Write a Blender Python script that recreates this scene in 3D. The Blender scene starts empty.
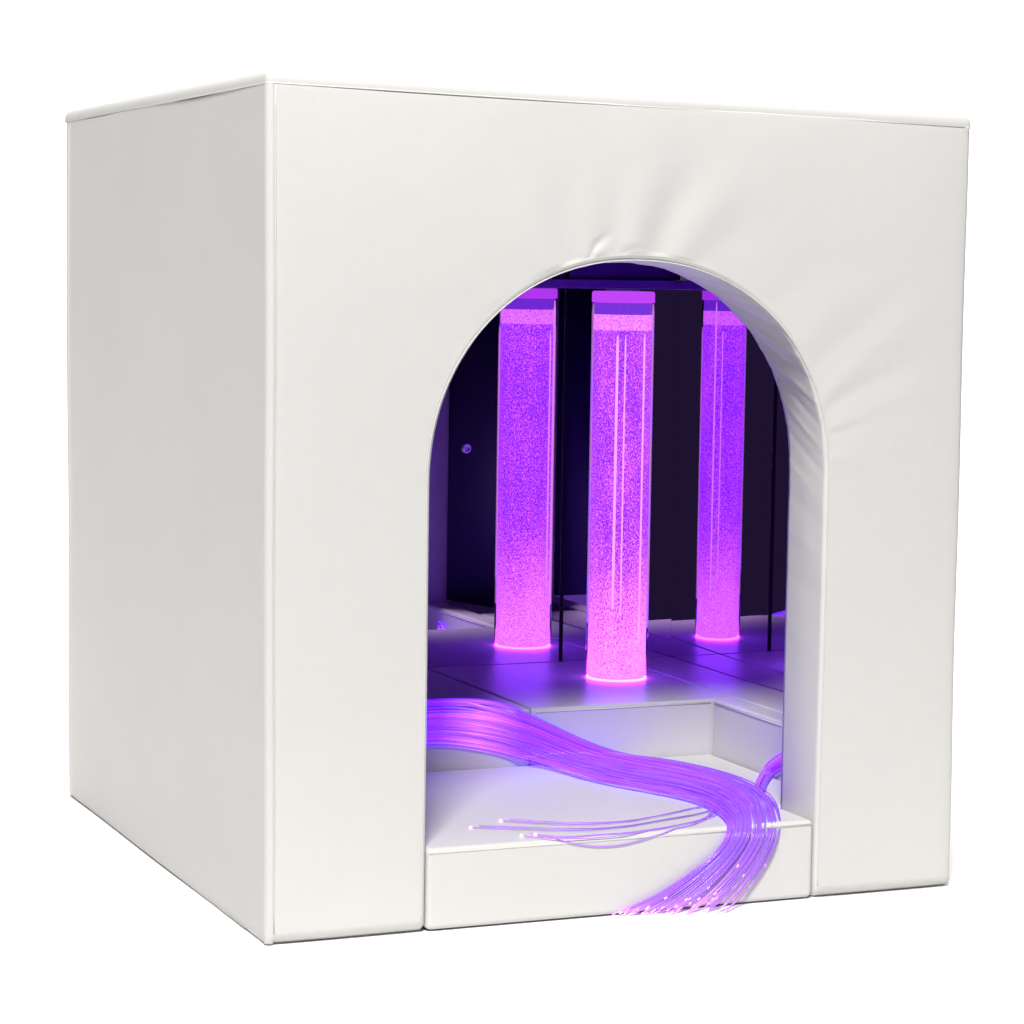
import bpy, bmesh, math, random
import numpy as np
from mathutils import Vector, Matrix

random.seed(11)
rng = np.random.default_rng(5)
S = bpy.context.scene
C = S.collection
R = math.radians

# ------------------------------------------------------------------ helpers
def link(name, me, mat=None, parent=None, smooth=True):
    o = bpy.data.objects.new(name, me)
    C.objects.link(o)
    if mat: me.materials.append(mat)
    if smooth:
        me.polygons.foreach_set('use_smooth', [True] * len(me.polygons))
    if parent:
        o.parent = parent
        o.matrix_parent_inverse = Matrix.Identity(4)
        o.location = -origin(parent)
    return o

def origin(o):
    p = Vector((0, 0, 0))
    while o: p = p + Vector(o.location); o = o.parent
    return p

def tag(o, label=None, cat=None, group=None, kind=None):
    if label: o['label'] = label
    if cat: o['category'] = cat
    if group: o['group'] = group
    if kind: o['kind'] = kind
    return o

def empty(name, loc):
    o = bpy.data.objects.new(name, None)
    o.empty_display_size = .1
    C.objects.link(o)
    o.location = loc
    return o

def pydata(name, v, f):
    me = bpy.data.meshes.new(name)
    me.from_pydata([tuple(map(float, q)) for q in v], [], f)
    me.update()
    return me

def extrude_plan(poly, z0, z1, cuts=0):
    """closed prism over a plan polygon (counter-clockwise seen from above)"""
    n = len(poly)
    v = [(x, y, z0) for x, y in poly] + [(x, y, z1) for x, y in poly]
    f = [list(range(n))[::-1], list(range(n, 2 * n))]
    for i in range(n):
        j = (i + 1) % n
        f.append([i, j, n + j, n + i])
    return v, f

def slab(name, poly, z0, z1, mat, parent=None, bevel=.012, seg=4):
    v, f = extrude_plan(poly, z0, z1)
    o = link(name, pydata(name, v, f), mat, parent)
    if bevel:
        m = o.modifiers.new('round', 'BEVEL'); m.width = bevel; m.segments = seg
        m.limit_method = 'ANGLE'; m.angle_limit = R(20); m.harden_normals = True
    return o

def rect(x0, x1, y0, y1):
    return [(x0, y0), (x1, y0), (x1, y1), (x0, y1)]

def tube_data(pts, r, sides=8, closed=False, taper=None):
    pts = [Vector(q) for q in pts]
    n = len(pts)
    v, f = [], []
    t0 = (pts[1] - pts[0]).normalized()
    up = Vector((0, 0, 1)) if abs(t0.z) < .9 else Vector((1, 0, 0))
    a = t0.cross(up).normalized()
    for i in range(n):
        if closed: t = (pts[(i + 1) % n] - pts[i - 1]).normalized()
        else: t = (pts[min(i + 1, n - 1)] - pts[max(i - 1, 0)]).normalized()
        a = (a - t * a.dot(t)).normalized(); b = t.cross(a)
        rr = r if taper is None else r * taper(i / (n - 1))
        for k in range(sides):
            w = 2 * math.pi * k / sides
            v.append(pts[i] + a * (math.cos(w) * rr) + b * (math.sin(w) * rr))
    m = n if closed else n - 1
    for i in range(m):
        for k in range(sides):
            p0, p1 = i * sides, ((i + 1) % n) * sides
            k2 = (k + 1) % sides
            f.append([p0 + k, p0 + k2, p1 + k2, p1 + k])
    if not closed:
        f.append(list(range(sides))[::-1]); f.append([(n - 1) * sides + k for k in range(sides)])
    return v, f

def tube(name, pts, r, mat, parent=None, sides=8, closed=False):
    return link(name, pydata(name, *tube_data(pts, r, sides, closed)), mat, parent)

def lathe(name, prof, mat, parent, loc=(0, 0, 0), n=64, cap=True):
    """revolve a (radius, z) profile round a vertical axis; origin of the mesh at loc"""
    v, f = [], []
    for r, z in prof:
        for k in range(n):
            w = 2 * math.pi * k / n
            v.append((r * math.cos(w), r * math.sin(w), z))
    for i in range(len(prof) - 1):
        for k in range(n):
            k2 = (k + 1) % n
            f.append([i * n + k, i * n + k2, (i + 1) * n + k2, (i + 1) * n + k])
    if cap:
        f.append(list(range(n))[::-1]); f.append([(len(prof) - 1) * n + k for k in range(n)])
    o = link(name, pydata(name, v, f), mat, parent)
    if parent: o.location = Vector(loc) - origin(parent)
    else: o.location = loc
    return o

# ------------------------------------------------------------------ materials
def new_mat(name):
    m = bpy.data.materials.new(name); m.use_nodes = True
    nt = m.node_tree; nt.nodes.clear()
    out = nt.nodes.new('ShaderNodeOutputMaterial')
    return m, nt, out

def principled(name, col, rough=.5, metal=0., spec=.5, **kw):
    m, nt, out = new_mat(name)
    b = nt.nodes.new('ShaderNodeBsdfPrincipled')
    b.inputs['Base Color'].default_value = (*col, 1)
    b.inputs['Roughness'].default_value = rough
    b.inputs['Metallic'].default_value = metal
    b.inputs['Specular IOR Level'].default_value = spec
    for k, val in kw.items(): b.inputs[k].default_value = val
    nt.links.new(b.outputs[0], out.inputs[0])
    return m, nt, b

def vinyl(name, col, bump=.75, rough=.47, spec=.25):
    m, nt, b = principled(name, col, rough, spec=spec)
    tc = nt.nodes.new('ShaderNodeTexCoord')
    n1 = nt.nodes.new('ShaderNodeTexNoise'); n1.inputs['Scale'].default_value = 420; n1.inputs['Detail'].default_value = 3
    n2 = nt.nodes.new('ShaderNodeTexNoise'); n2.inputs['Scale'].default_value = 3.2; n2.inputs['Detail'].default_value = 3
    for n in (n1, n2): nt.links.new(tc.outputs['Object'], n.inputs['Vector'])
    b1 = nt.nodes.new('ShaderNodeBump'); b1.inputs['Strength'].default_value = bump; b1.inputs['Distance'].default_value = .0006
    b2 = nt.nodes.new('ShaderNodeBump'); b2.inputs['Strength'].default_value = .5; b2.inputs['Distance'].default_value = .009
    nt.links.new(n2.outputs['Fac'], b2.inputs['Height'])
    nt.links.new(n1.outputs['Fac'], b1.inputs['Height'])
    nt.links.new(b2.outputs[0], b1.inputs['Normal'])
    nt.links.new(b1.outputs[0], b.inputs['Normal'])
    # slight unevenness of the sheet: colour and gloss
    mx = nt.nodes.new('ShaderNodeMix'); mx.data_type = 'RGBA'
    mx.inputs['A'].default_value = (*col, 1)
    mx.inputs['B'].default_value = (*[c * .955 for c in col], 1)
    nt.links.new(n1.outputs['Fac'], mx.inputs['Factor'])
    nt.links.new(mx.outputs['Result'], b.inputs['Base Color'])
    mr = nt.nodes.new('ShaderNodeMapRange'); mr.inputs['To Min'].default_value = rough - .06; mr.inputs['To Max'].default_value = rough + .08
    nt.links.new(n2.outputs['Fac'], mr.inputs['Value']); nt.links.new(mr.outputs[0], b.inputs['Roughness'])
    return m

def emissive(name, col, strength):
    m, nt, out = new_mat(name)
    e = nt.nodes.new('ShaderNodeEmission'); e.inputs[0].default_value = (*col, 1); e.inputs[1].default_value = strength
    nt.links.new(e.outputs[0], out.inputs[0])
    return m

M = {}
M['vinyl'] = vinyl('white_vinyl', (.628, .622, .606))
M['cushion'] = vinyl('cushion_vinyl', (.60, .585, .61), rough=.33, spec=.55)
M['piping'] = principled('piping_vinyl', (.62, .615, .60), .45, spec=.3)[0]
M['baffle'] = principled('dark_baffle', (.030, .018, .085), .5, spec=.25)[0]  # for added panels that soak up white bounce and darken the reflections
M['seam'] = principled('black_seam_strip', (.004, .003, .008), .6, spec=.1)[0]
M['violet_lit_vinyl'] = vinyl('violet_lit_lining', (.10, .02, .30), rough=.55)  # white vinyl in dim violet light, that light put into the colour
M['mirror'] = principled('acrylic_mirror', (.80, .62, .90), .015, metal=1.)[0]
M['steel'] = principled('screw_steel', (.75, .65, .9), .35, metal=1.)[0]
M['backdrop'] = principled('white_paper', (.88, .88, .88), .9, spec=.1)[0]
M['rail'] = principled('violet_lit_rail', (.20, .04, .50), .35)[0]  # violet glow falling on the rail, painted as its base colour

def water_mat():
    m, nt, out = new_mat('bubbling_lit_water')
    N, L = nt.nodes, nt.links
    tc = N.new('ShaderNodeTexCoord')
    sep = N.new('ShaderNodeSeparateXYZ'); L.new(tc.outputs['Object'], sep.inputs[0])
    mp = N.new('ShaderNodeMapping'); mp.inputs['Scale'].default_value = (1, 1, .8); L.new(tc.outputs['Object'], mp.inputs[0])
    n1 = N.new('ShaderNodeTexNoise'); n1.inputs['Scale'].default_value = 255; n1.inputs['Detail'].default_value = 2.5; n1.inputs['Roughness'].default_value = .6
    L.new(mp.outputs[0], n1.inputs['Vector'])
    n2 = N.new('ShaderNodeTexNoise'); n2.inputs['Scale'].default_value = 9; n2.inputs['Detail'].default_value = 2
    mp2 = N.new('ShaderNodeMapping'); mp2.inputs['Scale'].default_value = (1.6, 1.6, .35); L.new(tc.outputs['Object'], mp2.inputs[0]); L.new(mp2.outputs[0], n2.inputs['Vector'])
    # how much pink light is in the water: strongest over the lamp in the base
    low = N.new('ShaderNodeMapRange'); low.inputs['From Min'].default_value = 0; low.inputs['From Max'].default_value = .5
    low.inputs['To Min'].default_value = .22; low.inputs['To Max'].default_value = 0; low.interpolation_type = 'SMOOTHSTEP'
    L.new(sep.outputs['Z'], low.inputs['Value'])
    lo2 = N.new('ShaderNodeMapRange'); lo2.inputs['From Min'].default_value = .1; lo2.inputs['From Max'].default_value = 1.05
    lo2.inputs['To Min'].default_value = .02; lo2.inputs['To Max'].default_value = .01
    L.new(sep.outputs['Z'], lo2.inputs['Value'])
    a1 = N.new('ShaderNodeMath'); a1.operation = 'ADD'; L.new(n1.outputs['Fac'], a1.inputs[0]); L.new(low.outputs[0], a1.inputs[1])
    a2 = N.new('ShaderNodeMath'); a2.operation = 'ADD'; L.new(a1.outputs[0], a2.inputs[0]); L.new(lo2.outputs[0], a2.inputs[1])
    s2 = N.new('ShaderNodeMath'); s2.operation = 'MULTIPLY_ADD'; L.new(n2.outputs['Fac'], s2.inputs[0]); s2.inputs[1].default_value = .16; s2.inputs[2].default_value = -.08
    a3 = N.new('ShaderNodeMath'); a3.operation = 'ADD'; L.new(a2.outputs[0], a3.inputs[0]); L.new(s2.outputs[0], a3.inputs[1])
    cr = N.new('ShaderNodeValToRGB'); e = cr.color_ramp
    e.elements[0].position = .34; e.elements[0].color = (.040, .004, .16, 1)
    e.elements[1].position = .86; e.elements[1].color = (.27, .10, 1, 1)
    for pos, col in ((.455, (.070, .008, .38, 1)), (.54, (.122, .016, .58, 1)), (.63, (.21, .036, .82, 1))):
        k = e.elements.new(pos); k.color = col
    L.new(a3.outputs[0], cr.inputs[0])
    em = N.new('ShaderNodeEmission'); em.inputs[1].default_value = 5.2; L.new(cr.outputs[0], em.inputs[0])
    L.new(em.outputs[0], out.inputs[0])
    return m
M['water'] = water_mat()

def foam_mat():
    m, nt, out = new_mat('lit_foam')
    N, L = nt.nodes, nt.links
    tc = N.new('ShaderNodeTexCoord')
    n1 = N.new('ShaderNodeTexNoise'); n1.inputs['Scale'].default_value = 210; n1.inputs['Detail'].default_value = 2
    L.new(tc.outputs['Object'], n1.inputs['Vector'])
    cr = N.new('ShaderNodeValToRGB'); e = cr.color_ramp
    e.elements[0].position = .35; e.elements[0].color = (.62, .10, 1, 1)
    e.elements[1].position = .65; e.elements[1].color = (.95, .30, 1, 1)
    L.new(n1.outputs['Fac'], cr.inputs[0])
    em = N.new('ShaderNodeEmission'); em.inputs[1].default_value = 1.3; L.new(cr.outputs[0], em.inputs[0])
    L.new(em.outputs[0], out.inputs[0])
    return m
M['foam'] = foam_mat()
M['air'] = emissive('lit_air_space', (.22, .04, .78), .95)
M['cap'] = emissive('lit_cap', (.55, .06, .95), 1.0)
M['rod'] = emissive('glowing_highlight', (1., .40, 1.), 1.1)  # glow for the painted highlight streaks on the tube
M['ring'] = emissive('lamp_ring', (1., .065, 1.), 12.0)
M['tip'] = emissive('glowing_fibre_tip', (1., .45, .97), 2.4)

def acrylic_mat():
    m, nt, out = new_mat('clear_acrylic')
    N, L = nt.nodes, nt.links
    t = N.new('ShaderNodeBsdfTransparent'); t.inputs[0].default_value = (.985, .97, 1, 1)
    g = N.new('ShaderNodeBsdfGlossy'); g.inputs['Roughness'].default_value = .03
    fr = N.new('ShaderNodeFresnel'); fr.inputs[0].default_value = 1.58
    mx = N.new('ShaderNodeMixShader'); L.new(fr.outputs[0], mx.inputs[0]); L.new(t.outputs[0], mx.inputs[1]); L.new(g.outputs[0], mx.inputs[2])
    L.new(mx.outputs[0], out.inputs[0])
    return m
M['acrylic'] = acrylic_mat()

def fibre_mat():
    m, nt, out = new_mat('side_glow_fibre')
    N, L = nt.nodes, nt.links
    b = N.new('ShaderNodeBsdfPrincipled')
    b.inputs['Base Color'].default_value = (.27, .15, .60, 1); b.inputs['Roughness'].default_value = .22
    b.inputs['Specular IOR Level'].default_value = .45
    at = N.new('ShaderNodeAttribute'); at.attribute_name = 'along'
    oi = N.new('ShaderNodeObjectInfo')
    cr = N.new('ShaderNodeValToRGB'); e = cr.color_ramp
    e.elements[0].position = 0.; e.elements[0].color = (.11, .010, .75, 1)
    e.elements[1].position = 1.; e.elements[1].color = (.42, .14, .48, 1)
    for pos, col in ((.10, (.15, .010, 1, 1)), (.165, (.40, .085, 1, 1)), (.24, (.16, .007, 1, 1)), (.45, (.14, .005, .80, 1)), (.60, (.11, .006, .44, 1)), (.78, (.08, .012, .20, 1)), (.92, (.16, .05, .24, 1))):  # the brighter pink stop paints the tube's glint on the strands
        k = e.elements.new(pos); k.color = col
    L.new(at.outputs['Fac'], cr.inputs[0])
    mr = N.new('ShaderNodeMapRange'); mr.inputs['To Min'].default_value = .5; mr.inputs['To Max'].default_value = 3.2
    L.new(oi.outputs['Random'], mr.inputs['Value'])
    L.new(cr.outputs[0], b.inputs['Emission Color']); L.new(mr.outputs[0], b.inputs['Emission Strength'])
    tr = N.new('ShaderNodeBsdfTransparent'); ms = N.new('ShaderNodeMixShader'); ms.inputs[0].default_value = .34
    L.new(b.outputs[0], ms.inputs[1]); L.new(tr.outputs[0], ms.inputs[2]); L.new(ms.outputs[0], out.inputs[0])
    return m
M['fibre'] = fibre_mat()

# ------------------------------------------------------------------ dimensions (metres)
W, D, H = 1.872, 1.935, 1.986          # den front width, depth, height under the lid
AX0, AX1 = .407, 1.474                 # arch opening
ZC, AR, AH = 1.075, (AX1 - AX0) / 2, .537
AXC = (AX0 + AX1) / 2
TH = .19                               # front panel thickness
ZS, ZB, YR = .204, .362, .935          # step top, bench top, bench front
MX, MY = 1.917, 1.746                   # mirror planes (right, back)
TX, TY = 1.561, 1.388                  # bubble tube axis

# ------------------------------------------------------------------ studio sweep
def sweep():
    prof = [(6.5, 0)]
    for k in range(1, 13):
        a = R(90 * k / 12)
        prof.append((6.5 + 2.0 * math.sin(a), 2.0 - 2.0 * math.cos(a)))
    prof.append((8.5, 9.))
    v, f = [], []
    for y, z in prof: v += [(-9, y, z), (13, y, z)]
    for i in range(len(prof) - 1): f.append([2 * i, 2 * i + 1, 2 * i + 3, 2 * i + 2])
    n0 = len(v)                          # the floor sheet, its near edge cut on the skew
    v += [(-9, -1.28, 0), (.9, -1.28, 0), (3.0, -2.8, 0), (13, -2.8, 0)]
    f.append([n0, n0 + 1, n0 + 2, n0 + 3, 1, 0])
    o = link('backdrop', pydata('backdrop', v, f), M['backdrop'])
    o.data.polygons[len(o.data.polygons) - 1].use_smooth = False
    tag(o, 'seamless white studio floor and backdrop', None, None, 'structure')
sweep()

# ------------------------------------------------------------------ the den
den = empty('soft_play_den', (W / 2, D / 2, 0))
tag(den, 'large white padded vinyl cube den with round-topped arch opening and glowing purple interior', 'sensory den')

def sstep(a, b, x):
    t = np.clip((x - a) / (b - a), 0, 1); return t * t * (3 - 2 * t)

# creases in the front cover: (x0, z0, x1, z1, amplitude, width)
creases = []
def crease(x0, z0, x1, z1, a, w): creases.append((x0, z0, x1, z1, a, w))
crease(.800, 1.606, .850, 1.660, -.0050, .009)
crease(.812, 1.612, .872, 1.668, .0042, .010)
crease(.760, 1.595, .700, 1.800, -.0040, .028)
crease(.830, 1.625, .800, 1.900, .0045, .032)
crease(.735, 1.590, .640, 1.860, .0034, .040)
crease(.880, 1.640, .905, 1.900, -.0036, .030)
crease(.930, 1.640, 1.000, 1.900, .0038, .036)
crease(.985, 1.632, 1.090, 1.860, -.0036, .034)
crease(1.030, 1.620, 1.190, 1.860, .0034, .040)
crease(.900, 1.620, .950, 1.655, -.0028, .008)
crease(1.10, 1.600, 1.300, 1.790, -.0026, .036)
crease(1.486, 1.180, 1.580, 1.215, -.0018, .010)
crease(1.484, 1.205, 1.770, 1.300, .0017, .014)
crease(1.478, 1.245, 1.800, 1.420, -.0026, .016)
crease(1.466, 1.290, 1.790, 1.530, .0024, .020)
crease(1.440, 1.350, 1.720, 1.600, -.0022, .022)
crease(1.400, 1.420, 1.560, 1.570, .0024, .028)
crease(1.486, 1.130, 1.590, 1.110, .0022, .016)
crease(1.330, 1.500, 1.450, 1.650, -.0022, .030)
crease(.560, 1.500, .450, 1.640, .0016, .030)
crease(.48, 1.410, .33, 1.500, -.0014, .030)
crease(.770, 1.600, .620, 1.960, -.0030, .050)
crease(.845, 1.640, .790, 1.960, -.0030, .040)
crease(.915, 1.640, .935, 1.960, .0034, .045)
crease(1.010, 1.630, 1.120, 1.950, -.0034, .048)
crease(1.060, 1.615, 1.280, 1.940, .0028, .055)
crease(.806, 1.607, .868, 1.690, -.0040, .0055)
crease(.700, 1.570, .560, 1.780, .0020, .045)

def wrinkle(x, z):
    d = np.zeros_like(x)
    for x0, z0, x1, z1, a, w in creases:
        dx, dz = x1 - x0, z1 - z0; L = math.hypot(dx, dz)
        t = ((x - x0) * dx + (z - z0) * dz) / (L * L)
        s = ((x - x0) * -dz + (z - z0) * dx) / L
        s = s + .006 * np.sin(t * 5 + a * 900)
        wid = w * (1 + 1.1 * np.clip(t, 0, 1))
        d += (.75 if w > .03 else .6) * a * np.exp(-(s / wid) ** 2) * sstep(-.12, .06, t) * (1 - sstep(.45, 1.15, t))
    return d

def build_front():
    # path along the arch edge, left foot -> crown -> right foot
    path = []                     # (ax, az, ox, oz, dirx, dirz, theta or None)
    nz = 70
    for k in range(nz):
        z = ZC * k / nz
        path.append((AX0, z, 0., z, None))
    ang = set(np.linspace(180, 0, 420).tolist())
    cTL = math.degrees(math.atan2(H - ZC, -AXC)); cTR = math.degrees(math.atan2(H - ZC, W - AXC))
    ang = sorted(ang | {cTL, cTR}, reverse=True)
    for a in ang:
        c, s = math.cos(R(a)), math.sin(R(a))
        e = 2.12
        k = (abs(c / AR) ** e + abs(s / AH) ** e) ** (-1 / e)
        ax, az = AXC + c * k, ZC + s * k
        t = 1e9
        if c > 1e-6: t = min(t, (W - AXC) / c)
        if c < -1e-6: t = min(t, -AXC / c)
        if s > 1e-6: t = min(t, (H - ZC) / s)
        path.append((ax, az, AXC + c * t, ZC + s * t, a))
    for k in range(1, nz + 1):
        z = ZC * (1 - k / nz)
        path.append((AX1, z, W, z, None))
    P = np.array([q[:4] for q in path])
    th = np.array([q[4] if q[4] is not None else (180 if i < nz else -math.degrees((ZC - q[1]) / AR)) for i, q in enumerate(path)])
    n = len(P)
    A, O = P[:, :2], P[:, 2:]
    dv = O - A; ln = np.linalg.norm(dv, axis=1, keepdims=True); dv = dv / ln
    # outward direction from the arch edge
    rb = .011; ro = np.where(P[:, 3] > H - 1e-4, .003, np.where(P[:, 2] < 1e-4, .019, .018))[:, None]
    rows = []
    def row(off_from_arch=None, s_outer=None, y=0., extra=None):
        if off_from_arch is not None: q = A + dv * off_from_arch if np.isscalar(off_from_arch) else A + dv * off_from_arch[:, None]
        else: q = O - dv * s_outer
        yy = np.full(n, y) if np.isscalar(y) else y
        rows.append(np.column_stack([q[:, 0], yy, q[:, 1]]))
    # gathers of the cover inside the reveal (ruching over the haunch)
    def gather(y):
        g = np.zeros(n)
        for c0, wd, am, sl in ((66, 3.0, .0040, 10), (57, 2.2, -.0048, 12), (47, 3.2, .0050, 14), (38, 2.0, -.0065, 15), (31, 2.6, .0050, 15), (25, 1.8, -.0060, 16),
                               (18, 2.6, .0052, 16), (11, 1.9, -.0048, 14), (4, 2.6, .0034, 12), (80, 3, -.003, 6), (96, 2.2, .003, 3), (104, 1.6, -.0045, 2), (112, 2.4, .003, 2), (125, 3, -.002, 0), (140, 4, .002, 0), (-4, 2.4, -.0040, 10), (-11, 3.0, .0036, 8), (-20, 2.2, -.0030, 7), (-31, 3.5, .0026, 5), (-46, 3, -.0018, 4)):
            g += (.62 if c0 > 22 else .42) * am * np.exp(-((th - c0 - sl * (y / TH - .3)) / (wd * .55)) ** 2)
        bulge = -.006 * math.sin(math.pi * min(1, max(0, y / TH)))    # reveal is padded: it swells into the opening
        return g * (.35 + .65 * math.sin(math.pi * min(1, y / TH) * .9 + .1)) + bulge
    for y in np.linspace(TH, rb, 14): row(off_from_arch=gather(float(y)), y=float(y))
    for k in range(1, 6):
        a = R(90 * k / 5)
        row(off_from_arch=gather(rb) * (1 - k / 5) + rb * (1 - math.cos(a)), y=rb * (1 - math.sin(a)))
    for t in np.linspace(0, 1, 56)[1:-1]:
        tt = t ** 1.7
        q = A + dv * (rb + (ln - rb - ro) * tt)
        dist = np.linalg.norm(q - A, axis=1)
        y = -wrinkle(q[:, 0], q[:, 1]) * sstep(.0, .03, tt)
        # the panel is padded: very slight crown between its edges
        e = lambda d_, k_: 1 - np.exp(-np.maximum(d_, 0) / k_)
        y = y - .006 * e(q[:, 0], .10) * e(W - q[:, 0], .10) * e(H - q[:, 1], .10) * e(dist, .22)
        rows.append(np.column_stack([q[:, 0], y, q[:, 1]]))
    for k in range(0, 6):
        a = R(90 * k / 5)
        q = O - dv * (ro * (1 - math.sin(a)))
        rows.append(np.column_stack([q[:, 0], ro[:, 0] * (1 - math.cos(a)), q[:, 1]]))
    row(s_outer=0., y=TH)
    V = np.array(rows)            # rows x n x 3
    # rounded feet
    rf = .018
    z = V[:, :, 2]
    foot = np.clip((rf - z) / rf, 0, 1)
    inset = rf * (1 - np.sqrt(np.clip(1 - foot ** 2, 0, 1)))
    near = V[:, :, 1] < TH * .5
    V[:, :, 1] += np.where(near, inset, 0)
    V[:, :, 2] += .004
    m = len(rows)
    v = V.reshape(-1, 3)
    f = []
    for i in range(m):
        i2 = (i + 1) % m
        for j in range(n - 1):
            f.append([i * n + j, i * n + j + 1, i2 * n + j + 1, i2 * n + j])
    f.append([i * n for i in range(m)]); f.append([i * n + n - 1 for i in range(m)][::-1])
    me = pydata('front_panel', v, f)
    bm = bmesh.new(); bm.from_mesh(me); bmesh.ops.recalc_face_normals(bm, faces=bm.faces); bm.to_mesh(me); bm.free()
    o = link('front_panel', me, M['vinyl'], den)
    # corner seams stay crisp where the side closes
    arch_edge = [(x + d[0] * .0085, -.0002, zz + .004) for (x, zz), d in zip(A, dv)][2:-2]
    tube('piping', arch_edge, .0017, M['piping'], o, 6)
    tube('piping', [(.0166, -.0005, zz) for zz in np.linspace(.03, H - .004, 40)], .0016, M['piping'], o, 6)
    return o
front = build_front()

# side walls, back wall, lid
lw = slab('left_wall', [(-.003, TH - .02), (-.0005, TH - .02), (-.0005, TH + .004), (.12, TH + .004), (.12, D - .004), (.06, D - .004), (.004, D - .07)], .004, H, M['vinyl'], den, bevel=0)
lw.name = 'side_wall'
def left_skin():
    """outer skin of the left wall: softly padded, wraps the front corner, rounded at the back and the foot"""
    rc = .017
    prof = [(.0160, .0015), (.0140, -.0008)] + [(-.0055 + rc - rc * math.sin(R(k * 15)), -.0012 + rc - rc * math.cos(R(k * 15))) for k in range(1, 6)]
    prof += [(None, y) for y in np.concatenate([np.linspace(.0158, .1, 8), np.linspace(.13, D - .06, 40), D - .03 + .03 * np.sin(np.linspace(-math.pi / 2, math.pi / 2, 9))])]
    zs = np.concatenate([[.004, .006, .010, .016, .024], np.linspace(.04, H, 50)])
    v, f = [], []
    for z in zs:
        for x0, y in prof:
            x = -.0055 if x0 is None else x0
            if x0 is None: x -= .007 * math.sin(math.pi * min(1, max(0, y / D))) * math.sin(math.pi * min(1, z / H))
            t = max(0, (y - (D - .05)) / .05); x += .05 * (1 - math.sqrt(max(0, 1 - t * t))) * .9
            t = max(0, (.022 - z) / .022); q = .016 * (1 - math.sqrt(max(0, 1 - t * t)))
            if x0 is None: x += q
            else: y += q
            v.append((x, y, z))
    n = len(prof)
    for i in range(len(zs) - 1):
        for j in range(n - 1):
            a = i * n + j
            f.append([a, a + n, a + n + 1, a + 1])
    return pydata('side_wall', v, f)
me = left_skin()
sk = link('cover', me, M['vinyl'], lw, smooth=True)
# the solid behind the cover stops short of the rounded back edge
rw = slab('side_wall', [(W - .004, TH + .004), (1.985, .76), (1.985, D), (MX + .024, D), (MX + .024, .76), (1.773, TH + .004)], .004, H, M['vinyl'], den, bevel=.008, seg=3)
bw = slab('back_wall', rect(.1215, MX + .004, MY + .012, D - .003), .004, H, M['vinyl'], den, bevel=.004, seg=2)
def build_lid():
    poly = [(-.0050, .0006), (W + .0015, .0006), (W + .0015, TH), (1.988, .75), (1.988, D + .002), (-.0050, D + .002)]
    n = len(poly)
    def ring(inset):
        out = []
        for i in range(n):
            p, q, nx = Vector(poly[i]), Vector(poly[i - 1]), Vector(poly[(i + 1) % n])
            d0, d1 = (p - q).normalized(), (nx - p).normalized()
            n0, n1 = Vector((-d0.y, d0.x)), Vector((-d1.y, d1.x))
            k = (n0 + n1) / (1 + n0.dot(n1))
            c = p + k * inset
            rad = max(.002, (.020, .016, 0, 0, .03, .03)[i] - inset) if n0.dot(n1) < .5 else .002
            tl = rad * math.tan(math.acos(max(-1, min(1, d0.dot(d1)))) / 2)
            s0, s1 = c - d0 * tl, c + d1 * tl
            for k2 in range(7):
                t = k2 / 6
                out.append((s0 * (1 - t) ** 2 + c * (2 * t * (1 - t)) + s1 * t * t))
        return out
    hh, rr = .036, .026
    lv = [(.0, -.0012), (0, .0012), (0, .006)] + [(rr * (1 - math.cos(R(k * 15))), hh - rr + rr * math.sin(R(k * 15))) for k in range(0, 7)]
    v, f = [], []
    for ins, z in lv:
        v += [(q.x, q.y, H + .001 + z) for q in ring(ins)]
    m = n * 7
    for i in range(len(lv) - 1):
        for k in range(m):
            k2 = (k + 1) % m
            f.append([i * m + k, i * m + k2, (i + 1) * m + k2, (i + 1) * m + k])
    f.append(list(range(m))[::-1]); f.append([(len(lv) - 1) * m + k for k in range(m)])
    return link('roof', pydata('roof', v, f), M['vinyl'], den)
lid = build_lid()
tube('piping', [(-.0054, D - .03, H + .0010), (-.0054, 1.0, H + .0010), (-.0052, .02, H + .0010), (-.001, .0045, H + .0010), (.012, .0002, H + .0012), (.9, .0002, H + .0012), (W - .02, .0002, H + .0012)], .0014, M['piping'], lid, 8)

# mirrors in the back right corner
slant_baffle = slab('dark_baffle', [(1.766, TH + .010), (MX + .012, .775), (MX + .018, .775), (1.769, TH + .004)], ZB + .002, 1.60, M['baffle'], den, bevel=0)  # added dark panel, makes the strip in the back mirror dark
SX = 1.531
def mirror(poly, z1=1.528):
    o = slab('mirror_panel', poly, ZB - .02, z1, M['mirror'], den, bevel=0)
    o.data.polygons.foreach_set('use_smooth', [False] * len(o.data.polygons)); return o
m1 = mirror(rect(.13, SX - .001, MY, MY + .008))
m2 = mirror(rect(SX + .012, MX + .0046, MY, MY + .008))
BOW = 12.5                             # the acrylic sheet on the right wall bows slightly into the den
ysm = np.linspace(.78, MY + .008, 61)
def bow(y):                              # flat again towards the front
    q = max(y, 1.21) - 1.40
    return MX + q * q / (2 * BOW) + (q / BOW) * min(0, y - 1.21)
face = [(bow(y), y) for y in ysm]
v, f = [], []
for k, (x, y) in enumerate(face): v += [(x, y, ZB - .02), (x, y, 1.528), (x + .004, y, 1.528), (x + .004, y, ZB - .02)]
for k in range(len(face) - 1):
    for q in range(4): f.append([4 * k + q, 4 * k + (q + 1) % 4, 4 * k + 4 + (q + 1) % 4, 4 * k + 4 + q])
f += [[3, 2, 1, 0], [4 * len(face) - 4 + q for q in range(4)]]
me = pydata('mirror_panel', v, f)
bm = bmesh.new(); bm.from_mesh(me); bmesh.ops.recalc_face_normals(bm, faces=bm.faces); bm.to_mesh(me); bm.free()
m3 = link('mirror_panel', me, M['mirror'], den)
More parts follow.
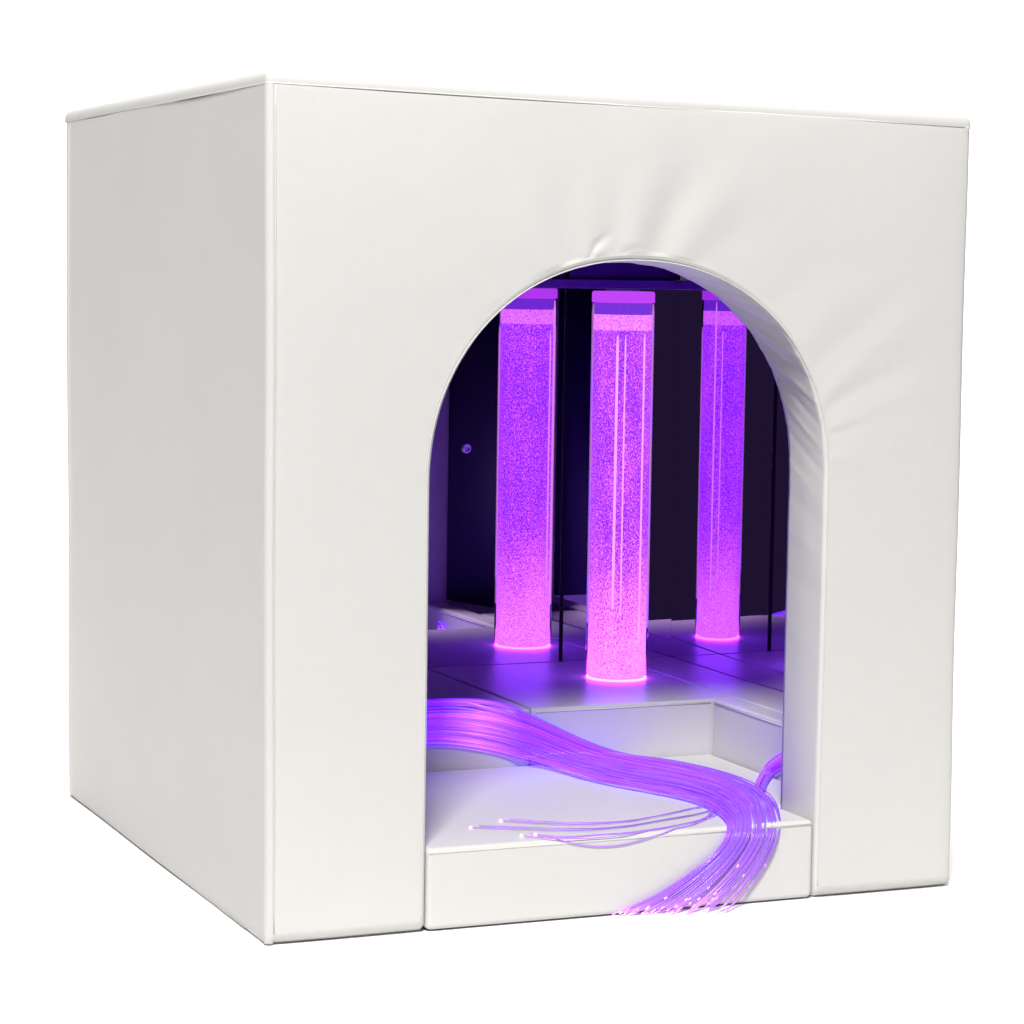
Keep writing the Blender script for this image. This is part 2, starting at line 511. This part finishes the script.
me.set_sharp_from_angle(angle=R(30))
st = slab('joint_strip', rect(SX, SX + .011, MY - .005, MY - .0005), ZB + .001, 1.62, M['seam'], den, bevel=.002, seg=2)
for (yy0, poly) in ((0, rect(.13, MX + .0035, MY - .010, MY + .010)), (1, rect(MX - .006, MX + .010, .80, MY - .012))):
    r_ = slab('mirror_rail', poly, 1.5295, 1.558, M['rail'], den, bevel=.003, seg=2)
up = slab('dark_baffle', rect(.122, .126, TH + .01, MY), ZB + .002, 1.62, M['baffle'], den, bevel=0)  # added panel, keeps the inner left wall from bouncing white light
slab('dark_baffle', [(.128, TH + .012), (1.76, TH + .012), (MX + .01, .80), (MX + .01, MY - .012), (.128, MY - .012)], 1.70, 1.72, M['baffle'], den, bevel=0)  # added panel under the roof, cuts white bounce
slab('dark_baffle', rect(.135, AX0 - .006, TH + .0045, TH + .008), ZS + .004, 1.58, M['baffle'], den, bevel=0)  # added panel, hides a bright strip in the right mirror
up = slab('upper_lining', rect(.13, MX + .012, MY + .002, MY + .010), 1.559, H - .01, M['violet_lit_vinyl'], den, bevel=0)
slab('dark_baffle', rect(AX1 + .006, 1.668, TH + .0045, TH + .008), ZB + .002, 1.58, M['baffle'], den, bevel=0)  # added panel, darkens what the mirrors reflect beside the joint

def screw(x, z, par):
    v, f = [], []
    prof = [(.0, -.0030), (.0040, -.0030), (.0050, -.001), (.0085, -.001), (.0092, -.0065), (.0130, -.0068), (.0145, -.0045), (.0150, -.0005)]
    n = 24
    for r, y in prof:
        for k in range(n):
            w = 2 * math.pi * k / n
            v.append((x + r * math.cos(w), MY + y, z + r * math.sin(w)))
    for i in range(len(prof) - 1):
        for k in range(n):
            k2 = (k + 1) % n
            f.append([i * n + k, i * n + k2, (i + 1) * n + k2, (i + 1) * n + k])
    return link('screw', pydata('screw', v, f), M['steel'], par)
sc_ = screw(1.207, 1.036, m1)

# the padded shell is not perfectly true: the lid sags to the right, the feet spread a little
def settle(o):
    for vtx in o.data.vertices:
        x, y, z = vtx.co
        fx, fy = min(1, max(0, x / W)), min(1, max(0, y / D))
        top = (.016 * (1 - fx) - .021 * fx) * (1 - fy) + (.004 * (1 - fx) - .021 * fx) * fy
        k = min(1, max(0, (z - 1.64) / (H - 1.64)))
        vtx.co.z = z + top * k + .0016 * k * math.sin(9.3 * x + 7.1 * y + 1) + .0011 * k * math.sin(17 * x - 13 * y)
        vtx.co.y = y + .0013 * math.sin(6.1 * z + 4.3 * x) * (1 if y < .1 else 0)
        q = 1 - min(1, max(0, z / H))
        if x < .3: vtx.co.x = x + .0014 * math.sin(5.7 * z + 5 * y) + .012 * q * min(1, (.3 - x) / .3)
        if x > 1.55: vtx.co.x = x + .0018 * math.sin(7 * z + .6) * min(1, (x - 1.55) / .3) + .009 * q * min(1, (x - 1.55) / .3)
    for ch in o.children: settle(ch)
for o in (front, lw, rw, lid): settle(o)

# ------------------------------------------------------------------ step and bench cushions
def cushion(name, poly, z1, label, pipes, group=None, z0=.004, bevel=None):
    xs = [q[0] for q in poly]; ys = [q[1] for q in poly]
    bevel = bevel or (.014 if 'step' in name else .008)
    c = empty(name, ((min(xs) + max(xs)) / 2, (min(ys) + max(ys)) / 2, 0))
    tag(c, label, 'step' if 'step' in name else 'cushion', group)
    slab('cover', poly, z0, z1, M['vinyl' if 'step' in name else 'cushion'], c, bevel=bevel, seg=5)
    for pts in pipes: tube('piping', pts, .0026, M['piping'], c, 6)
    return c

st_poly = [(.4125, .001), (1.4685, .001), (1.4685, .196), (1.653, .196), (1.653, YR - .002), (.13, YR - .002), (.13, .196), (.4125, .196)]
cushion('step_block', st_poly, ZS, 'low white padded step block filling the foot of the arch, fibre strands lying over it',
        [[(.418, .0015, ZS - .011), (1.462, .0015, ZS - .011)]])
g = 'purple-lit bench cushions inside the den'
bz = ZB - .011
cushion('bench_cushion', rect(.13, 1.0835, YR, MY - .002), ZB, 'bench cushion under the start of the fibre optic strands, beside the left pillar',
        [[(.15, YR + .0005, bz), (1.07, YR + .0005, bz)]], g)
cushion('bench_cushion', rect(1.0865, 1.7335, YR + .004, MY - .002), ZB, 'bench cushion carrying the glowing bubble tube, its white front facing the arch',
        [[(1.10, YR + .0045, bz), (1.65, YR + .0045, bz)]], g)
cushion('bench_cushion', rect(1.6575, 1.7335, .20, YR + .001), ZB, 'narrow bench cushion running forward to the right pillar, small fibre cluster against its face',
        [[(1.657, .22, bz), (1.657, YR - .012, bz)]], g)
cushion('bench_cushion', rect(1.7365, MX - .001, .60, MY - .002), ZB, 'flat bench cushion strip along the right mirror, behind and right of the bubble tube', [], g, bevel=.006)

# ------------------------------------------------------------------ bubble tube
bt = empty('bubble_tube', (TX, TY, ZB + .0005))
tag(bt, 'glowing purple bubble tube of rising bubbles on the bench, between its two mirror reflections', 'bubble tube')
b0 = (TX, TY, ZB + .0005)
RW = .0875
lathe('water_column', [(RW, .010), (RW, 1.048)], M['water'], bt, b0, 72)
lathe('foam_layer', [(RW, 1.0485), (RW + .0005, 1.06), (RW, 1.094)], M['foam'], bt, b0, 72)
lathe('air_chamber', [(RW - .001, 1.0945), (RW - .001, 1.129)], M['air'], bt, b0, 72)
lathe('cap', [(RW, 1.1295), (.094, 1.1298), (.094, 1.158), (.090, 1.163), (.0, 1.1635)], M['cap'], bt, b0, 72, cap=False)
lathe('base_ring', [(.086, .0005), (.0912, .0005), (.0912, .0045), (.0905, .0065), (.086, .0065)], M['ring'], bt, b0, 72, cap=False)
lathe('acrylic_shell', [(.0938, .010), (.0938, 1.1290)], M['acrylic'], bt, b0, 72, cap=False)
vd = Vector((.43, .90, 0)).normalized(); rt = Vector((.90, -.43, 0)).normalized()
def rod(s, side, z0, z1, r):  # glowing rod standing in for a reflection streak in the acrylic
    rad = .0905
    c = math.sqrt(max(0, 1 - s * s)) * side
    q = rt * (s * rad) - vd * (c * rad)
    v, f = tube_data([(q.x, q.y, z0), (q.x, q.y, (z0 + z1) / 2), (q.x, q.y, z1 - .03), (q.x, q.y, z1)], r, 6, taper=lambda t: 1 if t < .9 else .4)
    o = link('highlight_streak', pydata('highlight_streak', v, f), M['rod'], bt); o.location = (0, 0, 0)
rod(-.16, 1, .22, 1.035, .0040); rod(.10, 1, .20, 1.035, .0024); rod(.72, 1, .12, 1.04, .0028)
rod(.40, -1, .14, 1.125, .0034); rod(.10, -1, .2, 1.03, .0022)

# ------------------------------------------------------------------ fibre optic strands
RIBBON = [[[0.633,0.93,0.266],[0.693,0.93,0.271],[0.751,0.93,0.275],[0.799,0.93,0.274],[0.835,0.93,0.27],[0.875,0.93,0.263],[0.924,0.93,0.254],[0.975,0.93,0.242],[1.021,0.93,0.228],[1.065,0.93,0.213],[1.092,0.893,0.204],[1.099,0.811,0.204],[1.107,0.733,0.204],[1.122,0.66,0.204],[1.14,0.593,0.204],[1.162,0.534,0.204],[1.187,0.485,0.204],[1.212,0.436,0.204],[1.237,0.384,0.204],[1.259,0.33,0.204],[1.271,0.275,0.204],[1.274,0.219,0.204],[1.268,0.161,0.204],[1.255,0.099,0.204],[1.233,0.034,0.204],[1.219,0.0,0.196],[1.213,0.0,0.18],[1.202,0.0,0.163],[1.185,0.0,0.146],[1.164,0.0,0.128],[1.139,0.0,0.111],[1.11,0.0,0.095],[1.079,0.0,0.078],[1.044,0.0,0.059],[1.01,0.0,0.043],[0.983,0.0,0.033],[0.959,0.0,0.027],[0.938,0.0,0.02],[0.92,0.0,0.013],[0.903,0.0,0.007]],[[0.633,0.93,0.28],[0.693,0.93,0.285],[0.751,0.93,0.289],[0.799,0.93,0.289],[0.838,0.93,0.285],[0.878,0.93,0.279],[0.926,0.93,0.27],[0.975,0.93,0.258],[1.021,0.93,0.245],[1.064,0.93,0.229],[1.108,0.93,0.213],[1.132,0.887,0.204],[1.139,0.802,0.204],[1.151,0.725,0.204],[1.168,0.655,0.204],[1.187,0.593,0.204],[1.211,0.541,0.204],[1.236,0.492,0.204],[1.26,0.439,0.204],[1.283,0.386,0.204],[1.297,0.331,0.204],[1.302,0.275,0.204],[1.298,0.215,0.204],[1.288,0.153,0.204],[1.269,0.088,0.204],[1.24,0.022,0.204],[1.227,0.0,0.193],[1.219,0.0,0.176],[1.207,0.0,0.159],[1.189,0.0,0.141],[1.167,0.0,0.124],[1.142,0.0,0.106],[1.113,0.0,0.088],[1.081,0.0,0.068],[1.05,0.0,0.05],[1.023,0.0,0.038],[0.999,0.0,0.03],[0.978,0.0,0.021],[0.959,0.0,0.012],[0.941,0.0,0.004]],[[0.633,0.93,0.294],[0.692,0.93,0.299],[0.751,0.93,0.303],[0.8,0.93,0.303],[0.84,0.93,0.3],[0.882,0.93,0.294],[0.928,0.93,0.286],[0.975,0.93,0.275],[1.02,0.93,0.262],[1.064,0.93,0.246],[1.108,0.93,0.23],[1.151,0.93,0.211],[1.171,0.873,0.204],[1.181,0.792,0.204],[1.195,0.717,0.204],[1.213,0.653,0.204],[1.236,0.599,0.204],[1.259,0.548,0.204],[1.284,0.496,0.204],[1.308,0.444,0.204],[1.323,0.389,0.204],[1.33,0.331,0.204],[1.329,0.271,0.204],[1.321,0.208,0.204],[1.305,0.144,0.204],[1.279,0.077,0.204],[1.245,0.009,0.204],[1.237,0.0,0.19],[1.228,0.0,0.172],[1.214,0.0,0.155],[1.196,0.0,0.136],[1.173,0.0,0.117],[1.148,0.0,0.097],[1.118,0.0,0.077],[1.089,0.0,0.058],[1.063,0.0,0.044],[1.04,0.0,0.033],[1.018,0.0,0.022],[0.998,0.0,0.011],[0.979,0.0,0.001]],[[0.633,0.93,0.308],[0.692,0.93,0.313],[0.75,0.93,0.317],[0.8,0.93,0.318],[0.843,0.93,0.315],[0.885,0.93,0.309],[0.93,0.93,0.301],[0.975,0.93,0.291],[1.019,0.93,0.278],[1.063,0.93,0.263],[1.107,0.93,0.246],[1.151,0.93,0.227],[1.196,0.93,0.207],[1.211,0.86,0.204],[1.224,0.781,0.204],[1.24,0.713,0.204],[1.261,0.658,0.204],[1.283,0.605,0.204],[1.308,0.554,0.204],[1.333,0.502,0.204],[1.349,0.447,0.204],[1.358,0.388,0.204],[1.36,0.327,0.204],[1.354,0.264,0.204],[1.341,0.2,0.204],[1.319,0.133,0.204],[1.289,0.065,0.204],[1.254,0.0,0.203],[1.249,0.0,0.186],[1.239,0.0,0.168],[1.225,0.0,0.149],[1.205,0.0,0.128],[1.183,0.0,0.107],[1.156,0.0,0.085],[1.128,0.0,0.065],[1.104,0.0,0.049],[1.081,0.0,0.036],[1.059,0.0,0.023],[1.038,0.0,0.01],[1.012,-0.009,0.0]],[[0.633,0.93,0.322],[0.692,0.93,0.327],[0.75,0.93,0.332],[0.801,0.93,0.332],[0.845,0.93,0.33],[0.889,0.93,0.324],[0.932,0.93,0.317],[0.975,0.93,0.308],[1.019,0.93,0.295],[1.063,0.93,0.28],[1.107,0.93,0.263],[1.151,0.93,0.242],[1.196,0.93,0.222],[1.242,0.929,0.204],[1.252,0.846,0.204],[1.267,0.776,0.204],[1.286,0.717,0.204],[1.308,0.664,0.204],[1.333,0.612,0.204],[1.359,0.562,0.204],[1.376,0.506,0.204],[1.388,0.446,0.204],[1.392,0.384,0.204],[1.389,0.321,0.204],[1.379,0.257,0.204],[1.36,0.191,0.204],[1.333,0.123,0.204],[1.3,0.052,0.204],[1.271,0.0,0.199],[1.265,0.0,0.181],[1.253,0.0,0.161],[1.237,0.0,0.139],[1.217,0.0,0.117],[1.193,0.0,0.094],[1.168,0.0,0.072],[1.145,0.0,0.055],[1.122,0.0,0.039],[1.1,0.0,0.024],[1.077,0.0,0.009],[1.045,-0.02,0.0]],[[0.632,0.93,0.336],[0.691,0.93,0.341],[0.749,0.93,0.346],[0.801,0.93,0.347],[0.848,0.93,0.344],[0.892,0.93,0.34],[0.934,0.93,0.333],[0.975,0.93,0.324],[1.018,0.93,0.312],[1.062,0.93,0.297],[1.107,0.93,0.279],[1.151,0.93,0.258],[1.196,0.93,0.237],[1.242,0.93,0.218],[1.282,0.913,0.204],[1.294,0.839,0.204],[1.312,0.778,0.204],[1.333,0.723,0.204],[1.358,0.672,0.204],[1.385,0.622,0.204],[1.404,0.567,0.204],[1.417,0.505,0.204],[1.424,0.442,0.204],[1.424,0.379,0.204],[1.417,0.315,0.204],[1.401,0.249,0.204],[1.379,0.181,0.204],[1.349,0.111,0.204],[1.312,0.038,0.204],[1.29,0.0,0.195],[1.282,0.0,0.174],[1.269,0.0,0.151],[1.252,0.0,0.127],[1.231,0.0,0.103],[1.208,0.0,0.08],[1.186,0.0,0.06],[1.164,0.0,0.042],[1.141,0.0,0.025],[1.117,0.0,0.008],[1.077,-0.032,0.0]],[[0.632,0.93,0.349],[0.691,0.93,0.355],[0.749,0.93,0.36],[0.802,0.93,0.361],[0.851,0.93,0.359],[0.896,0.93,0.355],[0.936,0.93,0.349],[0.975,0.93,0.341],[1.018,0.93,0.329],[1.062,0.93,0.314],[1.106,0.93,0.296],[1.151,0.93,0.274],[1.195,0.93,0.252],[1.241,0.93,0.232],[1.288,0.93,0.214],[1.322,0.903,0.204],[1.338,0.84,0.204],[1.358,0.783,0.204],[1.383,0.732,0.204],[1.411,0.684,0.204],[1.432,0.628,0.204],[1.448,0.566,0.204],[1.457,0.502,0.204],[1.459,0.439,0.204],[1.455,0.375,0.204],[1.444,0.309,0.204],[1.425,0.241,0.204],[1.399,0.17,0.204],[1.366,0.097,0.204],[1.325,0.017,0.204],[1.311,0.0,0.186],[1.301,0.0,0.162],[1.287,0.0,0.137],[1.269,0.0,0.112],[1.247,0.0,0.087],[1.227,0.0,0.066],[1.205,0.0,0.046],[1.182,0.0,0.026],[1.157,0.0,0.007],[1.11,-0.043,0.0]],[[0.635,0.937,0.362],[0.705,0.969,0.362],[0.775,0.998,0.362],[0.833,1.006,0.362],[0.88,0.998,0.362],[0.918,0.977,0.362],[0.945,0.947,0.362],[0.976,0.93,0.357],[1.017,0.93,0.345],[1.062,0.93,0.33],[1.106,0.93,0.312],[1.15,0.93,0.29],[1.195,0.93,0.266],[1.241,0.93,0.246],[1.287,0.93,0.228],[1.332,0.93,0.212],[1.365,0.903,0.204],[1.384,0.845,0.204],[1.409,0.794,0.204],[1.438,0.747,0.204],[1.461,0.691,0.204],[1.478,0.627,0.204],[1.49,0.562,0.204],[1.496,0.499,0.204],[1.495,0.435,0.204],[1.487,0.369,0.204],[1.472,0.302,0.204],[1.45,0.231,0.204],[1.421,0.157,0.204],[1.382,0.075,0.204],[1.34,0.0,0.199],[1.334,0.0,0.173],[1.323,0.0,0.147],[1.307,0.0,0.121],[1.288,0.0,0.095],[1.268,0.0,0.071],[1.247,0.0,0.049],[1.223,0.0,0.027],[1.197,0.0,0.006],[1.142,-0.055,0.0]],[[0.664,1.015,0.362],[0.735,1.048,0.362],[0.806,1.079,0.362],[0.866,1.089,0.362],[0.917,1.083,0.362],[0.958,1.064,0.362],[0.985,1.036,0.362],[1.003,0.994,0.362],[1.017,0.931,0.362],[1.061,0.93,0.347],[1.106,0.93,0.329],[1.15,0.93,0.305],[1.195,0.93,0.281],[1.24,0.93,0.26],[1.285,0.93,0.241],[1.33,0.93,0.225],[1.374,0.93,0.211],[1.41,0.907,0.204],[1.436,0.857,0.204],[1.465,0.811,0.204],[1.49,0.755,0.204],[1.51,0.69,0.204],[1.524,0.624,0.204],[1.533,0.561,0.204],[1.535,0.497,0.204],[1.531,0.431,0.204],[1.521,0.365,0.204],[1.502,0.293,0.204],[1.477,0.218,0.204],[1.441,0.134,0.204],[1.387,0.032,0.204],[1.366,0.0,0.185],[1.358,0.0,0.157],[1.345,0.0,0.129],[1.328,0.0,0.102],[1.31,0.0,0.077],[1.289,0.0,0.052],[1.265,0.0,0.028],[1.237,0.0,0.005],[1.175,-0.066,0.0]]]
LOOSE = [[(1.385, 0.305, 0.204), (1.262, 0.235, 0.204), (1.111, 0.165, 0.204), (0.977, 0.119, 0.204), (0.871, 0.129, 0.204), (0.781, 0.172, 0.204), (0.7, 0.238, 0.204)],
         [(1.367, 0.241, 0.204), (1.22, 0.154, 0.204), (1.084, 0.108, 0.204), (0.951, 0.064, 0.204), (0.841, 0.063, 0.204), (0.728, 0.114, 0.204), (0.596, 0.184, 0.204)],
         [(1.356, 0.203, 0.204), (1.204, 0.094, 0.204), (1.075, 0.034, 0.204), (0.948, 0.0, 0.199), (0.84, 0.0, 0.197), (0.733, 0.001, 0.204), (0.679, 0.056, 0.204)],
         [(1.348, 0.206, 0.204), (1.169, 0.054, 0.204), (1.031, 0.0, 0.194), (0.935, 0.0, 0.175), (0.84, 0.0, 0.177), (0.759, 0.0, 0.198), (0.716, 0.056, 0.204)]]
SM_A = [(1.506, 0.408, 0.204), (1.587, 0.53, 0.204), (1.645, 0.61, 0.215), (1.655, 0.57, 0.248), (1.657, 0.503, 0.282), (1.657, 0.421, 0.316)]
SM_B = [(1.506, 0.335, 0.204), (1.574, 0.444, 0.204), (1.640, 0.535, 0.204), (1.655, 0.529, 0.22), (1.657, 0.484, 0.241), (1.657, 0.419, 0.27)]

def catmull(P, m):
    P = np.array(P, float)
    d = np.concatenate([[0], np.cumsum(np.linalg.norm(np.diff(P, axis=0), axis=1))]); d /= d[-1]
    Q = np.vstack([2 * P[0] - P[1], P, 2 * P[-1] - P[-2]])
    u = np.linspace(0, len(P) - 1, m)
    i = np.clip(u.astype(int), 0, len(P) - 2); t = (u - i)[:, None]
    p0, p1, p2, p3 = Q[i], Q[i + 1], Q[i + 2], Q[i + 3]
    return .5 * (2 * p1 + (p2 - p0) * t + (2 * p0 - 5 * p1 + 4 * p2 - p3) * t * t + (3 * p1 - p0 - 3 * p2 + p3) * t ** 3)

BOXES = [((-2, 0.001, -1), (4, YR, ZS)), ((-2, YR, -1), (4, 4, ZB)), ((1.6575, .2, -1), (4, 4, ZB)), ((-4, -4, -2), (4, 4, 0.))]
def push_out(P, clear):
    """keep every point at least `clear` outside the cushions and the floor"""
    for _ in range(3):
        for lo, hi in BOXES:
            lo, hi = np.array(lo), np.array(hi)
            rad = .013
            c, h = (lo + hi) / 2, (hi - lo) / 2 - rad
            q = np.abs(P - c) - h
            out = np.maximum(q, 0); ol = np.linalg.norm(out, axis=1)
            ins = np.minimum(q.max(axis=1), 0)
            sd = ol + ins - rad
            bad = sd < clear
            if not bad.any(): continue
            g = np.where(ol[:, None] > 1e-9, out / np.maximum(ol, 1e-9)[:, None], (q == q.max(axis=1, keepdims=True)).astype(float))
            g = g * np.sign(P - c)
            P = np.where(bad[:, None], P + g * (clear - sd)[:, None], P)
    return P

def smooth(P, it):
    for _ in range(it):
        P[1:-1] = P[1:-1] * .5 + (P[:-2] + P[2:]) * .25
    return P

def strand(P, r, par, a0=0., a1=1., tip=True):
    n, sides = len(P), 6
    v, f = tube_data(P, r, sides)
    me = pydata('strand', v, f)
    at = me.attributes.new('along', 'FLOAT', 'POINT')
    at.data.foreach_set('value', np.repeat(np.linspace(a0, a1, n), sides).astype(np.float32))
    o = link('strand', me, M['fibre'], par)
    if tip:
        e, d = Vector(P[-1]), (Vector(P[-1]) - Vector(P[-3])).normalized()
        v, f = tube_data([e - d * .006, e, e + d * .002], r * tip, 8)
        t = link('glowing_tip', pydata('glowing_tip', v, f), M['tip'], o)
    return o

fb = empty('fibre_optic_bundle', (1.3, .4, ZS))
tag(fb, 'long ribbon of violet fibre optic strands sweeping over the step and hanging off its front', 'fibre optic strands')
NS = 96
RB = np.array([catmull([[q[0][0] - .34, q[0][1] + .03, q[0][2]]] + q, 150) for q in RIBBON])      # nine guide lines across the ribbon
Lw = RB[0]; U = RB[-1]
u = np.linspace(0, 1, 150)
for i in range(NS):
    t0 = (i + .5) / NS + rng.normal(0, .012)
    ph, fr_, am = rng.uniform(0, 6.28), rng.uniform(.35, 1.5), rng.uniform(.01, .075)
    t = np.clip(t0 + am * np.sin(ph + 6.28 * fr_ * u) , -.02, 1.02)[:, None]
    tt = np.clip(t[:, 0], 0, 1) * 8
    k0 = np.clip(tt.astype(int), 0, 7); fr0 = (tt - k0)[:, None]
    ii = np.arange(150)
    P = RB[k0, ii] * (1 - fr0) + RB[k0 + 1, ii] * fr0
    P = smooth(P, 14)
    layer = rng.uniform(0, 1) ** 1.5 * .015 * (1 - .6 * u) + .0035
    # stack the strands in the thick of the bundle
    layer = layer + .014 * np.clip(4 * t[:, 0] * (1 - t[:, 0]), 0, 1) * (1 - .75 * u)
    cl = np.maximum(layer, .003)
    for k in range(2):
        P = push_out(P, 0.004)
        P = smooth(P, 8)
    # lift along the outward direction
    nrm = np.zeros_like(P)
    nrm[:, 2] = np.where(P[:, 2] > ZS - .012, 1, .0); nrm[:, 1] = np.where((P[:, 2] < ZS + .005) & (P[:, 1] < .03), -1, np.where((P[:, 1] > YR - .06) & (P[:, 2] < ZB), -.9, 0))
    nrm = smooth(nrm, 10); nrm /= np.maximum(np.linalg.norm(nrm, axis=1, keepdims=True), 1e-6)
    P = P + nrm * cl[:, None]
    P = push_out(P, .003)
    P = smooth(P, 5)
    P = push_out(P, .002)
    P = smooth(P, 2)
    end = 150 - int(abs(rng.normal(0, 5))) - (int(rng.integers(4, 16)) if rng.uniform() < .18 else 0)
    strand(P[:end:2] if end % 2 else P[1:end:2], rng.uniform(.0010, .0020), fb, 0, end / 150, tip=1.0 if rng.uniform() < .8 else 0)
for i, q in enumerate(LOOSE):
    j = [36, 34, 32, 31][i]
    for k in range(2 if i < 3 else 1):
        head = smooth(Lw.copy() * .86 + U * .14, 10)[64:90:6] + np.array([0, .01 * i, .012])
        pts = np.vstack([head, np.array(q)[1:] + np.array([.03 * k, .012 * k, .004])])
        P = smooth(catmull(pts, 90), 10)
        P = push_out(P, .003)
        strand(P, .0016, fb, .62, .95, tip=2.2 if k == 0 else 0)

fs = empty('fibre_optic_bundle', (1.63, .5, ZS))
tag(fs, 'small cluster of violet fibre strands climbing the narrow cushion beside the right pillar', 'fibre optic strands')
A_, B_ = catmull(SM_A, 60), catmull(SM_B, 60)
for i in range(14):
    t = np.clip((i + .5) / 14 + .06 * np.sin(rng.uniform(0, 6) + 4 * np.linspace(0, 1, 60)), 0, 1)[:, None]
    P = smooth(B_ * (1 - t) + A_ * t, 5)
    P = push_out(P, .003 + .008 * rng.uniform())
    P = smooth(P, 2)
    strand(P, rng.uniform(.0019, .0026), fs, .75, .35, tip=0)

# ------------------------------------------------------------------ light
w = bpy.data.worlds.new('World'); S.world = w; w.use_nodes = True
bg = w.node_tree.nodes['Background']; bg.inputs[0].default_value = (.55, .45, 1, 1); bg.inputs[1].default_value = .035

def area(name, loc, target, size, power, col=(1, 1, 1), size_y=None):
    l = bpy.data.lights.new(name, 'AREA'); l.energy = power; l.color = col
    l.shape = 'RECTANGLE'; l.size = size; l.size_y = size_y or size
    o = bpy.data.objects.new(name, l); C.objects.link(o); o.location = loc
    d = Vector(target) - Vector(loc)
    o.rotation_euler = d.to_track_quat('-Z', 'Y').to_euler()
    o['kind'] = 'helper'
    return o
area('key_softbox', (-2.2, -5.6, 8.4), (1.1, 0, .9), 2.0, 1600, (1, .985, .96))
area('floor_lamp', (1.0, .6, 16), (1.0, .6, 0), 7, 500, (1, .97, .92))
area('backdrop_lamp', (4.2, 3.2, 6.0), (4.5, 8.5, 1.2), 6, 760, (1, .98, .95), 1.5)

# ------------------------------------------------------------------ camera
cam = bpy.data.cameras.new('camera'); co = bpy.data.objects.new('camera', cam); C.objects.link(co)
a, b, c = .4037371572626498, -.09143683581948839, .01584595818505654
fwd = Vector((math.sin(a) * math.cos(b), math.cos(a) * math.cos(b), math.sin(b)))
right = Vector((math.cos(a), -math.sin(a), 0)); upv = right.cross(fwd)
r2 = right * math.cos(c) + upv * math.sin(c); u2 = -right * math.sin(c) + upv * math.cos(c)
mw = Matrix((r2, u2, -fwd)).transposed().to_4x4(); mw.translation = (-1.9351349, -5.9749203, 1.6063536)
co.matrix_world = mw
cam.sensor_width = 36; cam.lens = 36 * 2722.42 / 1024; cam.clip_end = 200
S.camera = co

S.render.engine = 'CYCLES'
S.cycles.use_denoising = True
S.cycles.max_bounces = 10; S.cycles.glossy_bounces = 6; S.cycles.diffuse_bounces = 5; S.cycles.transparent_max_bounces = 12
S.cycles.sample_clamp_indirect = 8
S.view_settings.view_transform = 'Standard'; S.view_settings.look = 'None'
S.view_settings.exposure = 0; S.view_settings.gamma = 1; S.view_settings.use_curve_mapping = False
S.render.resolution_x = S.render.resolution_y = 1024
